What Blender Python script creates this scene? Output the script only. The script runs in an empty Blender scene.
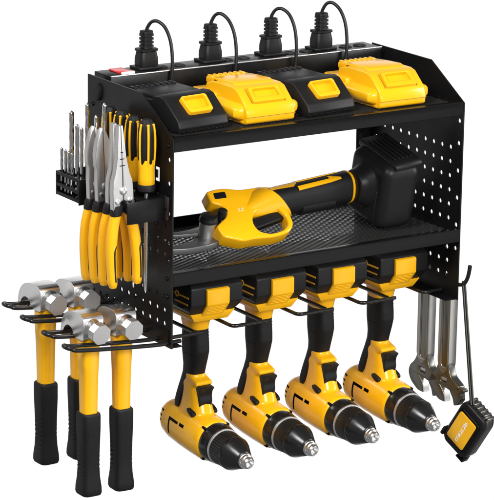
import bpy, bmesh, math, random
from mathutils import Vector, Matrix, Euler
random.seed(7)
R = math.radians
scene = bpy.context.scene
C = scene.collection

# ------------------------------------------------------------------ camera, light, exposure
cam_d = bpy.data.cameras.new('camera')
cam = bpy.data.objects.new('camera', cam_d); C.objects.link(cam)
cr = Vector((0.84132909, -0.5403351, 0.01425993)); cu = Vector((0.12934395, 0.22687017, 0.96529792)); cf = Vector((0.5248195, 0.81028878, -0.26076154))
cm = Matrix((cr, cu, -cf)).transposed().to_4x4(); cm.translation = Vector((-1.62741017, -2.67137491, 0.96752574))
cam.matrix_world = cm
cam_d.sensor_width = 36; cam_d.lens = 2763.756 / 500 * 36
cam_d.clip_start = .1; cam_d.clip_end = 100
scene.camera = cam
scene.view_settings.view_transform = 'Standard'; scene.view_settings.look = 'None'
scene.view_settings.exposure = 0; scene.view_settings.gamma = 1
# the studio: a seamless white backdrop all round behind the rack, a dimmer white room at the photographer's side
w = bpy.data.worlds.new('World'); scene.world = w; w.use_nodes = True
nt = w.node_tree; bg = nt.nodes['Background']
tc = nt.nodes.new('ShaderNodeTexCoord'); dp = nt.nodes.new('ShaderNodeVectorMath'); dp.operation = 'DOT_PRODUCT'
dp.inputs[1].default_value = (0.54, 0.83, -0.15)
rp = nt.nodes.new('ShaderNodeValToRGB')
rp.color_ramp.elements[0].position = .87; rp.color_ramp.elements[0].color = (.20, .20, .205, 1)
rp.color_ramp.elements[1].position = .968; rp.color_ramp.elements[1].color = (1, 1, 1, 1)
mr = nt.nodes.new('ShaderNodeMapRange'); mr.inputs['From Min'].default_value = -1
nt.links.new(tc.outputs['Generated'], dp.inputs[0]); nt.links.new(dp.outputs['Value'], mr.inputs['Value'])
nt.links.new(mr.outputs['Result'], rp.inputs['Fac']); nt.links.new(rp.outputs['Color'], bg.inputs['Color'])
bg.inputs['Strength'].default_value = 1.02

def softbox(name, loc, target, sx, sy, power, col=(1, 1, 1)):
    l = bpy.data.lights.new(name, 'AREA'); l.shape = 'RECTANGLE'; l.size = sx; l.size_y = sy; l.energy = power; l.color = col
    o = bpy.data.objects.new(name, l); C.objects.link(o); o.location = loc
    o.rotation_euler = (Vector(target) - Vector(loc)).to_track_quat('-Z', 'Y').to_euler()
    return o
softbox('key_softbox', (-1.1, -.6, 1.5), (.15, .05, .1), .7, .7, 33, (1, .985, .96))
softbox('front_softbox', (.1, -2.0, .9), (.2, .05, .05), .9, .6, 40)
softbox('strip_softbox', (1.5, -.7, .5), (.3, .0, .0), .3, 1.0, 12)

softbox('left_back_softbox', (-1.45, 1.9, -.35), (0, .05, .1), 1.7, 1.5, 3.5)
softbox('rim_softbox', (-.85, 1.25, 1.25), (.15, .05, -.05), 1.1, .22, 8)
softbox('low_front_softbox', (1.15, -1.7, -.5), (.1, .05, .05), 1.0, .9, 4)

# ------------------------------------------------------------------ materials
def mat(name, col, rough=.4, metal=0, spec=.5, coat=0, bump=0, bscale=900, var=.06, vscale=40, aniso=None, rvar=.08):
    m = bpy.data.materials.new(name); m.use_nodes = True
    t = m.node_tree; b = t.nodes['Principled BSDF']
    b.inputs['Metallic'].default_value = metal; b.inputs['Specular IOR Level'].default_value = spec
    b.inputs['Coat Weight'].default_value = coat; b.inputs['Coat Roughness'].default_value = .08
    co = t.nodes.new('ShaderNodeTexCoord')
    n = t.nodes.new('ShaderNodeTexNoise'); n.inputs['Scale'].default_value = vscale; n.inputs['Detail'].default_value = 5
    t.links.new(co.outputs['Object'], n.inputs['Vector'])
    mx = t.nodes.new('ShaderNodeMixRGB'); mx.inputs['Color1'].default_value = (*[c * (1 - var) for c in col], 1)
    mx.inputs['Color2'].default_value = (*[min(1, c * (1 + var)) for c in col], 1)
    t.links.new(n.outputs['Fac'], mx.inputs['Fac']); t.links.new(mx.outputs['Color'], b.inputs['Base Color'])
    r = t.nodes.new('ShaderNodeMapRange'); r.inputs['To Min'].default_value = max(0.02, rough - rvar); r.inputs['To Max'].default_value = rough + rvar
    t.links.new(n.outputs['Fac'], r.inputs['Value']); t.links.new(r.outputs['Result'], b.inputs['Roughness'])
    if bump:
        n2 = t.nodes.new('ShaderNodeTexNoise'); n2.inputs['Scale'].default_value = bscale; n2.inputs['Detail'].default_value = 2
        if aniso:
            mp = t.nodes.new('ShaderNodeMapping'); mp.inputs['Scale'].default_value = aniso
            t.links.new(co.outputs['Object'], mp.inputs['Vector']); t.links.new(mp.outputs['Vector'], n2.inputs['Vector'])
        else: t.links.new(co.outputs['Object'], n2.inputs['Vector'])
        bp = t.nodes.new('ShaderNodeBump'); bp.inputs['Strength'].default_value = bump; bp.inputs['Distance'].default_value = .0006
        t.links.new(n2.outputs['Fac'], bp.inputs['Height']); t.links.new(bp.outputs['Normal'], b.inputs['Normal'])
    return m
M_POWDER = mat('black_powder_coat', (.006, .006, .0065), .36, spec=.22, bump=.12, bscale=1800)
M_GLOSSBLK = mat('gloss_black', (.005, .005, .005), .22, spec=.15, rvar=.04)
M_WIRE = mat('black_wire', (.008, .008, .008), .25, spec=.5)
M_MESH = mat('black_mesh_steel', (.022, .022, .022), .32, spec=.5)
M_YEL = mat('yellow_plastic', (.92, .46, .006), .32, spec=.3, coat=.1, bump=.05, bscale=1500, var=.03)
M_YELG = mat('yellow_gloss', (.92, .46, .006), .24, spec=.3, coat=.22, var=.02, rvar=.04)
M_RUB = mat('black_rubber', (.009, .009, .0095), .5, spec=.22, bump=.3, bscale=1400)
M_PLA = mat('black_plastic', (.009, .009, .0095), .4, spec=.25, bump=.15, bscale=1600)
M_CHUCK = mat('black_chuck', (.055, .055, .056), .24, metal=.85, spec=.5)
M_STEEL = mat('polished_steel', (.80, .79, .78), .27, metal=1, bump=.12, bscale=200, aniso=(1, 1, 14), rvar=.06)
M_SATIN = mat('satin_steel', (.70, .69, .68), .42, metal=1, bump=.15, bscale=300, aniso=(1, 1, 10), rvar=.08)
M_DARKST = mat('dark_chrome', (.13, .128, .115), .28, metal=1, bump=.08, bscale=300, rvar=.05)
M_TOOLST = mat('tool_steel', (.20, .195, .175), .33, metal=1, bump=.1, bscale=300, rvar=.06)
M_CHROME = mat('chrome', (.8, .8, .8), .12, metal=1, rvar=.05)
M_RED = mat('red_switch', (.75, .02, .02), .3, coat=.3)
M_WHITE = mat('white_plastic', (.8, .8, .8), .35)
M_HOLE = mat('dark_slot', (.004, .004, .004), .6, spec=.2)
M_YELLINE = mat('yellow_print', (.95, .48, .02), .45)
M_CORD = mat('black_cord', (.01, .01, .01), .38, spec=.4)

# ------------------------------------------------------------------ mesh helpers
def obj(name, bm, m, parent=None, ang=38, loc=None, rot=None):
    me = bpy.data.meshes.new(name); bmesh.ops.recalc_face_normals(bm, faces=bm.faces[:]); bm.to_mesh(me); bm.free()
    me.materials.append(m)
    for p in me.polygons: p.use_smooth = True
    me.set_sharp_from_angle(angle=R(ang))
    o = bpy.data.objects.new(name, me); C.objects.link(o)
    if parent: o.parent = parent
    if loc: o.location = loc
    if rot: o.rotation_euler = rot
    return o
def thing(name, label, cat, loc=(0, 0, 0), rot=(0, 0, 0), group=None):
    o = bpy.data.objects.new(name, None); C.objects.link(o); o.empty_display_size = .02
    o.location = loc; o.rotation_euler = rot; o['label'] = label; o['category'] = cat
    if group: o['group'] = group
    return o
def dup(root, loc, rot=None, label=None):
    r = root.copy(); C.objects.link(r); r.location = loc
    if rot: r.rotation_euler = rot
    if label: r['label'] = label
    for ch in list(root.children):
        c = ch.copy(); C.objects.link(c); c.parent = r
        for g in list(ch.children):
            d = g.copy(); C.objects.link(d); d.parent = c
    return r
def bevel_bm(bm, geom_edges, w, seg=2):
    if w > 0: bmesh.ops.bevel(bm, geom=geom_edges, offset=w, segments=seg, profile=.5, affect='EDGES', clamp_overlap=True)
def join(bm, other):
    me = bpy.data.meshes.new('tmp'); other.to_mesh(me); other.free(); bm.from_mesh(me); bpy.data.meshes.remove(me)
def box(bm, x0, x1, y0, y1, z0, z1, bev=0, seg=2, mtx=None):
    b = bmesh.new(); bmesh.ops.create_cube(b, size=1)
    bmesh.ops.scale(b, vec=(x1 - x0, y1 - y0, z1 - z0), verts=b.verts); bmesh.ops.translate(b, vec=((x0 + x1) / 2, (y0 + y1) / 2, (z0 + z1) / 2), verts=b.verts)
    bevel_bm(b, b.edges[:], bev, seg)
    if mtx: bmesh.ops.transform(b, matrix=mtx, verts=b.verts)
    join(bm, b)
AX = {'x': lambda a, b, c: (c, a, b), 'y': lambda a, b, c: (a, c, b), 'z': lambda a, b, c: (a, b, c)}
def prism(bm, pts, axis, a0, a1, bev=0, seg=2, mtx=None, top=None):
    """polygon pts in the plane across axis, pushed from a0 to a1; top = another outline for the far end"""
    b = bmesh.new(); f = AX[axis]; top = top or pts
    v0 = [b.verts.new(f(p[0], p[1], a0)) for p in pts]; v1 = [b.verts.new(f(p[0], p[1], a1)) for p in top]
    n = len(pts); b.faces.new(v0); b.faces.new(v1[::-1])
    for i in range(n): b.faces.new((v0[i], v1[i], v1[(i + 1) % n], v0[(i + 1) % n]))
    bmesh.ops.recalc_face_normals(b, faces=b.faces[:])
    if bev:
        es = [e for e in b.edges if len(e.link_faces) == 2 and e.calc_face_angle(0) > R(28)]
        bevel_bm(b, es, bev, seg)
    if mtx: bmesh.ops.transform(b, matrix=mtx, verts=b.verts)
    join(bm, b)
def rings(bm, rs, closed_ends=True):
    vs = [[bm.verts.new(p) for p in r] for r in rs]; n = len(rs[0])
    for a, b in zip(vs, vs[1:]):
        for i in range(n): bm.faces.new((a[i], a[(i + 1) % n], b[(i + 1) % n], b[i]))
    if closed_ends:
        bm.faces.new(vs[0][::-1]); bm.faces.new(vs[-1])
def tube(bm, path, r, n=10, rr=None):
    P = [Vector(p) for p in path]; up = None; out = []
    for i, p in enumerate(P):
        t = ((P[min(i + 1, len(P) - 1)] - p).normalized() + (p - P[max(i - 1, 0)]).normalized()).normalized()
        if up is None:
            up = t.orthogonal().normalized()
        up = (up - t * up.dot(t)).normalized(); s = t.cross(up)
        k = rr[i] if rr else r
        out.append([p + up * k * math.cos(2 * math.pi * j / n) + s * k * math.sin(2 * math.pi * j / n) for j in range(n)])
    rings(bm, out)
def smooth_path(pts, n=8):
    """Catmull-Rom through pts"""
    P = [Vector(p) for p in pts]; P = [P[0] * 2 - P[1]] + P + [P[-1] * 2 - P[-2]]; out = []
    for i in range(1, len(P) - 2):
        for k in range(n):
            t = k / n; a, b, c, d = P[i - 1:i + 3]
            out.append(.5 * ((2 * b) + (c - a) * t + (2 * a - 5 * b + 4 * c - d) * t * t + (3 * b - a - 3 * c + d) * t ** 3))
    out.append(P[-2]); return out
def rounded_path(pts, rad, n=6):
    P = [Vector(p) for p in pts]; out = [P[0]]
    for i in range(1, len(P) - 1):
        a = (P[i - 1] - P[i]); b = (P[i + 1] - P[i]); k = min(rad, a.length * .49, b.length * .49)
        s = P[i] + a.normalized() * k; e = P[i] + b.normalized() * k
        for j in range(n + 1):
            t = j / n; out.append(s * (1 - t) ** 2 + P[i] * 2 * t * (1 - t) + e * t * t)
    out.append(P[-1]); return out
def lathe(bm, prof, org=(0, 0, 0), axis=(0, 0, 1), n=32, poly=None):
    """prof: (radius, distance along axis)"""
    a = Vector(axis).normalized(); u = a.orthogonal().normalized() if abs(a.z) > .9 else Vector((0, 0, 1)) - a * a.z
    u.normalize(); v = a.cross(u); o = Vector(org)
    rings(bm, [[o + a * h + (u * math.cos(2 * math.pi * (j + .5) / n) + v * math.sin(2 * math.pi * (j + .5) / n)) * r for j in range(n)] for r, h in prof])
def sup(c, ux, uy, rx, ry, e=2.5, n=32):
    """superellipse ring"""
    c, ux, uy = Vector(c), Vector(ux), Vector(uy); out = []
    for j in range(n):
        t = 2 * math.pi * j / n; ct, st = math.cos(t), math.sin(t)
        out.append(c + ux * rx * math.copysign(abs(ct) ** (2 / e), ct) + uy * ry * math.copysign(abs(st) ** (2 / e), st))
    return out
def fuse(bm, voxel, smooth=4):
    """one continuous skin round overlapping shells"""
    me = bpy.data.meshes.new('tmp'); bm.to_mesh(me); bm.free(); o = bpy.data.objects.new('tmp', me); C.objects.link(o)
    m = o.modifiers.new('r', 'REMESH'); m.mode = 'VOXEL'; m.voxel_size = voxel
    if smooth: s = o.modifiers.new('s', 'SMOOTH'); s.iterations = smooth; s.factor = .5
    dg = bpy.context.evaluated_depsgraph_get(); dg.update()
    m2 = bpy.data.meshes.new_from_object(o.evaluated_get(dg)); bpy.data.objects.remove(o); bpy.data.meshes.remove(me)
    b = bmesh.new(); b.from_mesh(m2); bpy.data.meshes.remove(m2); return b
def plate(outline, holes, thick, bev=0, bres=2):
    """flat plate in XY with holes, thickness along Z centred on 0"""
    cu_ = bpy.data.curves.new('tmp', 'CURVE'); cu_.dimensions = '2D'; cu_.fill_mode = 'BOTH'
    cu_.extrude = max(0, thick / 2 - bev); cu_.bevel_depth = bev; cu_.bevel_resolution = bres; cu_.offset = -bev
    for pts in [outline] + holes:
        s = cu_.splines.new('POLY'); s.points.add(len(pts) - 1); s.use_cyclic_u = True
        for p, q in zip(s.points, pts): p.co = (q[0], q[1], 0, 1)
    o = bpy.data.objects.new('tmp', cu_); C.objects.link(o)
    dg = bpy.context.evaluated_depsgraph_get(); dg.update()
    me = bpy.data.meshes.new_from_object(o.evaluated_get(dg)); bpy.data.objects.remove(o); bpy.data.curves.remove(cu_)
    b = bmesh.new(); b.from_mesh(me); bpy.data.meshes.remove(me); bmesh.ops.remove_doubles(b, verts=b.verts, dist=1e-6); return b
def stack(bm, lv, bev=.002, seg=3):
    """hull of stacked rectangles (z, x0, x1, y0, y1)"""
    b = bmesh.new(); rings(b, [[(x0, y0, z), (x1, y0, z), (x1, y1, z), (x0, y1, z)] for z, x0, x1, y0, y1 in lv])
    bmesh.ops.recalc_face_normals(b, faces=b.faces[:])
    bevel_bm(b, [e for e in b.edges if e.calc_face_angle(0) > R(12)], bev, seg); join(bm, b)
def circle(cx, cy, r, n=14): return [(cx + r * math.cos(2 * math.pi * k / n), cy + r * math.sin(2 * math.pi * k / n)) for k in range(n)]
def tf(bm, m): bmesh.ops.transform(bm, matrix=m, verts=bm.verts); return bm
YZ_TO_X = Matrix(((0, 0, 1, 0), (1, 0, 0, 0), (0, 1, 0, 0), (0, 0, 0, 1)))     # plate drawn in (y,z) stands across x
XZ_TO_Y = Matrix(((1, 0, 0, 0), (0, 0, 1, 0), (0, 1, 0, 0), (0, 0, 0, 1)))     # plate drawn in (x,z) stands across y
T = Matrix.Translation
def rounded_poly(pts, rad, n=5):
    P = [Vector((p[0], p[1])) for p in pts]; out = []; N = len(P)
    for i in range(N):
        a = P[i - 1] - P[i]; b = P[(i + 1) % N] - P[i]; r_ = rad[i] if isinstance(rad, (list, tuple)) else rad
        k = min(r_, a.length * .48, b.length * .48); s = P[i] + a.normalized() * k; e = P[i] + b.normalized() * k
        for j in range(n + 1):
            t = j / n; q = s * (1 - t) ** 2 + P[i] * 2 * t * (1 - t) + e * t * t; out.append((q.x, q.y))
    return out
def text_bm(body, size, depth, shear=0, space=1.0):
    cu_ = bpy.data.curves.new('tmp', 'FONT'); cu_.body = body; cu_.size = size; cu_.extrude = depth; cu_.align_x = 'CENTER'; cu_.align_y = 'CENTER'; cu_.shear = shear; cu_.space_character = space; cu_.offset = size * .018
    o = bpy.data.objects.new('tmp', cu_); C.objects.link(o); dg = bpy.context.evaluated_depsgraph_get(); dg.update()
    me = bpy.data.meshes.new_from_object(o.evaluated_get(dg)); bpy.data.objects.remove(o); bpy.data.curves.remove(cu_)
    b = bmesh.new(); b.from_mesh(me); bpy.data.meshes.remove(me); return b

# ------------------------------------------------------------------ the rack
W, D = .42, .2
ZM0, ZM1, ZT0, ZT1, ZTOP, YC = .0757, .0923, .2384, .2550, .2965, .0715
rack = thing('tool_rack', 'black metal rack with two mesh shelves, perforated sides and power strip on top', 'tool rack')
outline = [(0, 0), (D, 0), (D, ZTOP), (YC, ZTOP), (0, ZT1 - .001)]
hl = []
for k in range(11):
    for m_ in range(10):
        z = .0278 + .0170 * m_
        if z < .075 or z > .097: hl.append(circle(.0170 + .0168 * k, z, .0031))
for z in (.2285, .2, .164, .128, .106): hl.append(circle(.0085, z, .0031))
hl.append([(.0295, .1975), (.0400, .1975), (.0400, .2015), (.0350, .2015), (.0350, .2110), (.0400, .2110), (.0400, .215), (.0295, .215)])
hl = [h for h in hl if not (h[0][0] < .05 and .19 < h[0][1] < .2 and len(h) == 14 and False)]
lp = plate(outline, hl, .0018); tf(lp, T((-.0009, 0, 0)) @ YZ_TO_X)
box(lp, 0, .014, .002, D - .002, .0001, .0016)                      # foot flange
box(lp, 0, .018, D - .0017, D, .004, ZT0 - .003)                    # back flange
obj('side_panel', lp, M_POWDER, rack, 25)
hr = []
for k in range(10):
    for m_ in range(6):
        y = .0247 + .0178 * k
        if y < D - .012: hr.append(circle(y, .102 + .0183 * m_, .0030))
    for z in (.029, .047):
        if .0243 + .0178 * k < D - .01: hr.append(circle(.0243 + .0178 * k, z, .0030))
hr.append(circle(.0252, .0642, .003)); hr.append(circle(.008, .066, .003))
for z in (.0964, .1314, .1662, .2014, .2299): hr.append(circle(.0083, z, .0031))
rpnl = plate(outline, hr, .0018); tf(rpnl, T((W + .0009, 0, 0)) @ YZ_TO_X)
box(rpnl, W - .016, W, .002, D - .002, .0001, .0016)
box(rpnl, W - .021, W, D - .0017, D, .004, ZT0 - .003)
obj('side_panel', rpnl, M_POWDER, rack, 25)

def shelf(zl0, zl1, back):
    s = bmesh.new()
    zf = zl1 - .0025
    lipp = rounded_poly([(.0, zl0), (.0016, zl0), (.0016, zl1 - .0015), (.010, zl1 - .0015), (.010, zl1), (.0, zl1)], .0008, 3)
    prism(s, lipp, 'x', .0004, W - .0004)                           # front lip and its top ledge
    box(s, .0004, .010, .010, D - .004, zf - .0006, zf + .0012); box(s, W - .010, W - .0004, .010, D - .004, zf - .0006, zf + .0012)
    box(s, .0004, W - .0004, D - .012, D - .002, zf - .0006, zf + .0014)
    if back: box(s, .001, W - .001, D - .0036, D - .0019, zf - .008, zf + back)
    o = obj('shelf', s, M_GLOSSBLK, rack)
    g = bmesh.new(); x0, x1, y0, y1 = .009, W - .009, .009, D - .011; p = .0058; hw = .00075
    for fam, dz in ((1, 0), (-1, .0007)):                           # two families of slanting strands make the diamond mesh
        sl = 2.5
        k = -60
        while k < 140:
            c = x0 + k * p
            # line: x = c + fam*(y-y0)/sl
                                    # clip in x
            def at(y): return c + fam * (y - y0) / sl
            lo = [y for y in (y0 + (x0 - c) * sl * fam, y0 + (x1 - c) * sl * fam)]
            ya = max(y0, min(lo)); yb = min(y1, max(lo))
            if yb - ya > .003:
                a = Vector((at(ya), ya, 0)); b_ = Vector((at(yb), yb, 0)); d = (b_ - a).normalized(); nrm = Vector((-d.y, d.x, 0)) * hw
                lo_z, hi_z = zf - .0008 + dz, zf + .0003 + dz
                vs = [g.verts.new((q.x, q.y, z)) for z in (lo_z, hi_z) for q in (a + nrm, b_ + nrm, b_ - nrm, a - nrm)]
                for f_ in ((0, 1, 2, 3), (4, 5, 6, 7), (0, 1, 5, 4), (1, 2, 6, 5), (2, 3, 7, 6), (3, 0, 4, 7)): g.faces.new([vs[i] for i in f_])
            k += 1
    obj('mesh_floor', g, M_MESH, o)
    return o
shelf(ZM0, ZM1, .012); shelf(ZT0, ZT1, 0)

# screws on the side panels
for (x, y, z, sx) in ((-.0018, .0105, .2448, -1), (-.0018, .012, .0838, -1), (-.0018, .010, .0625, -1), (-.0018, .187, .262, -1), (-.0018, .18, .2435, -1), (-.0018, .165, .2435, -1)):
    s = bmesh.new(); lathe(s, [(.0001, -.0022), (.0014, -.0021), (.0026, -.0014), (.0030, -.0003), (.0030, .0004)], (x, y, z), (-sx, 0, 0), 16)
    obj('screw', s, M_GLOSSBLK, rack)

b = bmesh.new(); rings(b, [sup((x, .1735, .2790), (0, 1, 0), (0, 0, 1), .0075 * k, .0105 * k, 2.6, 28) for x, k in ((-.0018, 1), (-.0048, 1), (-.0058, .85))]); obj('end_cap', b, M_RUB, rack)
# power strip along the top at the back
ps = bmesh.new(); box(ps, .012, .4125, .1672, .2085, ZT1 - .001, .2972, .0012, 2)
strip = obj('power_strip', ps, mat('strip_black', (.006, .006, .006), .3, spec=.25), rack)
glint = bmesh.new(); box(glint, .012, .4125, .1660, .1690, .2962, .2979, .0006); obj('edge_highlight', glint, M_SATIN, strip)  # bright thin strip added to draw the highlight along the front top edge
sw = bmesh.new(); prism(sw, [(.173, .2972), (.203, .2972), (.203, .2994), (.188, .2988), (.173, .3006)], 'x', .0295, .0475, .0006); obj('switch', sw, M_RED, strip)
sw = bmesh.new(); box(sw, .0297, .0473, .1705, .1738, .2966, .3003, .0005); obj('switch_end', sw, M_WHITE, strip)
for x in (.095, .12, .19, .215, .284, .309, .37, .392):
    s = bmesh.new(); lathe(s, [(.0085, 0), (.0085, .0009), (.0078, .0012), (.007, .0004)], (x, .188, .2971), (0, 0, 1), 24)
    for dx in (-.003, .003): box(s, x + dx - .0008, x + dx + .0008, .1855, .1905, .2974, .2979)
    obj('socket', s, M_PLA, strip)

# wire prongs for the drills (closed at the front, the drill handles hang between them)
for i in range(5):
    x0 = .0035 + .0962 * i; x1 = x0 + .043; b = bmesh.new()
    if i == 4: x1 = W - .003
    yb, yf, z = .19, .022 + .002 * i, .0068
    p = rounded_path([(x0, yb, z), (x0, yf, z), (x1 + (.009 if i < 4 else 0), yf, z)], .008)
    tube(b, p, .0024, 10)
    if i < 4: tube(b, [(x1, yb, z), (x1, yf + .0045, z + .0006)], .0024, 10)
    obj('drill_prong', b, M_WIRE, rack)
b = bmesh.new(); tube(b, [(.002, .19, .0068), (W - .002, .19, .0068)], .003, 10)
obj('rear_rail', b, M_WIRE, rack)

# wire prongs for the hammers on the left side
HL = ((.020, .0157), (.068, .0198), (.119, .0257), (.163, .0313))
for i, (yc, zt) in enumerate(HL):
    b = bmesh.new(); zr = zt - .010; xt = -.1345 - .001 * i; g = .0115
    p = [(.016, yc - g, zr), (-.02, yc - g, zr), (xt + .02, yc - g + .001, zt - .002), (xt + .004, yc - .008, zt + .0015), (xt, yc, zt + .0025), (xt + .004, yc + .008, zt + .0015), (xt + .02, yc + g - .001, zt - .002), (-.02, yc + g, zr), (.016, yc + g, zr)]
    tube(b, smooth_path(p, 7), .0026, 10)
    obj('hammer_prong', b, M_WIRE, rack)
b = bmesh.new(); box(b, -.003, -.0018, .006, .178, .006, .022, .0004); obj('hook_plate', b, M_POWDER, rack)

# tray on the left side for pliers, screwdrivers and bits
b = bmesh.new(); zb, zt = .1555, .1815
box(b, -.0548, -.0018, .0135, .0150, zb, zt, .0003)                  # front end
box(b, -.0548, -.0532, .0150, .108, zt - .012, zt, .0003)            # outer wall
box(b, -.0660, -.0532, .1080, .1095, zb + .004, zt + .009, .0003)
for z in (zt + .0055, zt - .0085, zb + .0065): box(b, -.0660, -.0640, .1095, .163, z, z + .004, .0003)
box(b, -.0660, -.0018, .163, .1645, zb + .006, zt + .0095, .0003)
box(b, -.036, -.0018, .0150, .163, zt - .0012, zt + .0003, .0003)            # ledge that carries the screwdrivers
box(b, -.0640, -.0380, .1095, .163, zb + .006, zb + .0075)
box(b, -.0034, -.0018, .006, .170, zb + .002, zt + .002, .0003)
obj('tool_tray', b, M_POWDER, rack)
b = bmesh.new(); box(b, -.0046, -.0034, .0058, .0132, zb + .001, zt + .003, .0003); obj('tray_tab', b, mat('brown_black_tab', (.03, .02, .018), .35), rack)
s = bmesh.new(); lathe(s, [(.0018, 0), (.0018, .0008), (.0010, .0012)], (-.0046, .0092, .170), (-1, 0, 0), 12); obj('screw', s, M_GLOSSBLK, rack)

# hooks for wrenches and tape measure on the right side
b = bmesh.new(); tube(b, smooth_path([(W + .0035, .03, .0185), (W + .0035, .004, .0190), (W + .0035, -.008, .0225), (W + .0035, -.0145, .0300), (W + .0035, -.0180, .039), (W + .0035, -.0200, .0490)], 8), .0026, 10)
obj('tape_hook', b, M_WIRE, rack)
for y in (.0405, .0865):
    b = bmesh.new(); tube(b, smooth_path([(W + .0019, y, .020), (W + .016, y, .020), (W + .025, y, .022), (W + .028, y, .029)], 6), .0024, 10)
    obj('wrench_hook', b, M_WIRE, rack)

# ------------------------------------------------------------------ power plugs with cords
PL = [(.0770, 'power plug with looped cord right next to the red switch'), (.1695, 'power plug with looped cord, second from the red switch'),
      (.2590, 'power plug with looped cord, third from the red switch'), (.3360, 'power plug with looped cord farthest from the red switch')]
def plug_bm():
    b = bmesh.new()
    box(b, -.0155, .0155, -.0115, .0115, 0, .0030, .001)
    rings(b, [sup((0, 0, z), (1, 0, 0), (0, 1, 0), rx, ry, 5, 32) for z, rx, ry in ((.0028, .0115, .0085), (.006, .0120, .009), (.012, .0118, .0088), (.0195, .0102, .0076), (.0205, .0118, .0090), (.0228, .0118, .0090), (.0232, .010, .0075))])
    z = .0228; prof = [(.0225, .0066)]
    for k in range(4): prof += [(z + .0005, .0060), (z + .0014, .0060), (z + .0016, .0074), (z + .0040, .0074), (z + .0042, .0060)]; z += .0043
    prof += [(z, .0070), (z + .003, .0068), (z + .0036, .0055)]
    rings(b, [sup((0, 0, zz), (1, 0, 0), (0, 1, 0), r_, r_ * .82, 4, 28) for zz, r_ in prof])
    return b
pm = None
for i, (x, lab) in enumerate(PL):
    t = thing('power_plug', 'black ' + lab, 'power plug', (x, .1935, .2972), (0, 0, 0), 'plugs along the power strip')
    t.scale = (1.1, 1.1, 1.08)
    if pm is None:
        o = obj('plug_body', plug_bm(), M_PLA, t); pm = o.data
    else:
        o = bpy.data.objects.new('plug_body', pm); C.objects.link(o); o.parent = t
    j = (i % 2) * .001
    cb = bmesh.new(); tube(cb, smooth_path([(0, 0, .042), (.0008, -.001, .047), (.004, -.0045, .0535 + j), (.0085, -.0105, .0545 + j), (.0132, -.0185, .048), (.0165, -.0245, .033), (.0170, -.0280, .012), (.0155, -.0285, -.010), (.0140, -.0285, -.028), (.014, -.031, -.038)], 9), .0020, 10)
    obj('cord', cb, M_CORD, t)

# ------------------------------------------------------------------ chargers and batteries on the top shelf
ZS = ZT1 - .0008
def charger(name, label, loc, rz):
    t = thing(name, label, 'battery charger', loc, (0, 0, rz), 'black chargers on the top shelf')
    b = bmesh.new()
    prof = [(-.046, .0), (-.050, .006), (-.046, .016), (-.020, .0375), (-.012, .0395), (.0, .0385), (.006, .033), (.055, .033), (.055, .0)]
    prism(b, prof, 'x', -.0370, .0370, .0020, 3)
    obj('body', b, M_PLA, t)
    b = bmesh.new(); stack(b, [(.0022, -.0376, .0376, -.0490, .0556), (.0034, -.0376, .0376, -.0496, .0556)], .0004, 1); obj('base_seam', b, M_HOLE, t)
    for sx in (-1, 1):
        b = bmesh.new(); box(b, sx * .0370 - .0005, sx * .0370 + .0005, -.010, .030, .0125, .0135); box(b, sx * .0370 - .0005, sx * .0370 + .0005, -.010, .030, .0165, .0175); obj('side_groove', b, M_HOLE, t)
    b = bmesh.new(); box(b, -.0345, .0345, .0, .056, .0325, .0375, .002)
    for k in range(8): box(b, -.0315 + k * .0083, -.0265 + k * .0083, .046, .0575, .036, .0392, .0008)
    obj('deck', b, M_PLA, t)
    # yellow latch button with a thumb recess lying in the sloping front
    ang = math.atan2(.0215, .026); mx = T((0, -.0335, .0280)) @ Matrix.Rotation(ang, 4, 'X')
    o_ = rounded_poly([(-.017, -.0125), (.017, -.0125), (.019, .0125), (-.019, .0125)], .004); h_ = rounded_poly([(-.0140, -.0065), (.0140, -.0065), (.0160, .0105), (-.0160, .0105)], .003)
    b = plate(o_, [h_], .0100, .0012, 2); tf(b, mx)
    l = obj('latch', b, M_YEL, t)
    b = bmesh.new(); box(b, -.0155, .0155, -.0075, .0110, -.0040, -.0007, .0002); tf(b, mx); obj('recess', b, M_YEL, l)
    return t
c0 = charger('battery_charger', 'black charger with yellow latch beside the slanted end of the rack next to the screwdrivers', (.0500, .0720, ZS), R(6))
dup(c0, (.2330, .0730, ZS), (0, 0, R(6)), 'black charger with yellow latch standing between the two yellow batteries')

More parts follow.
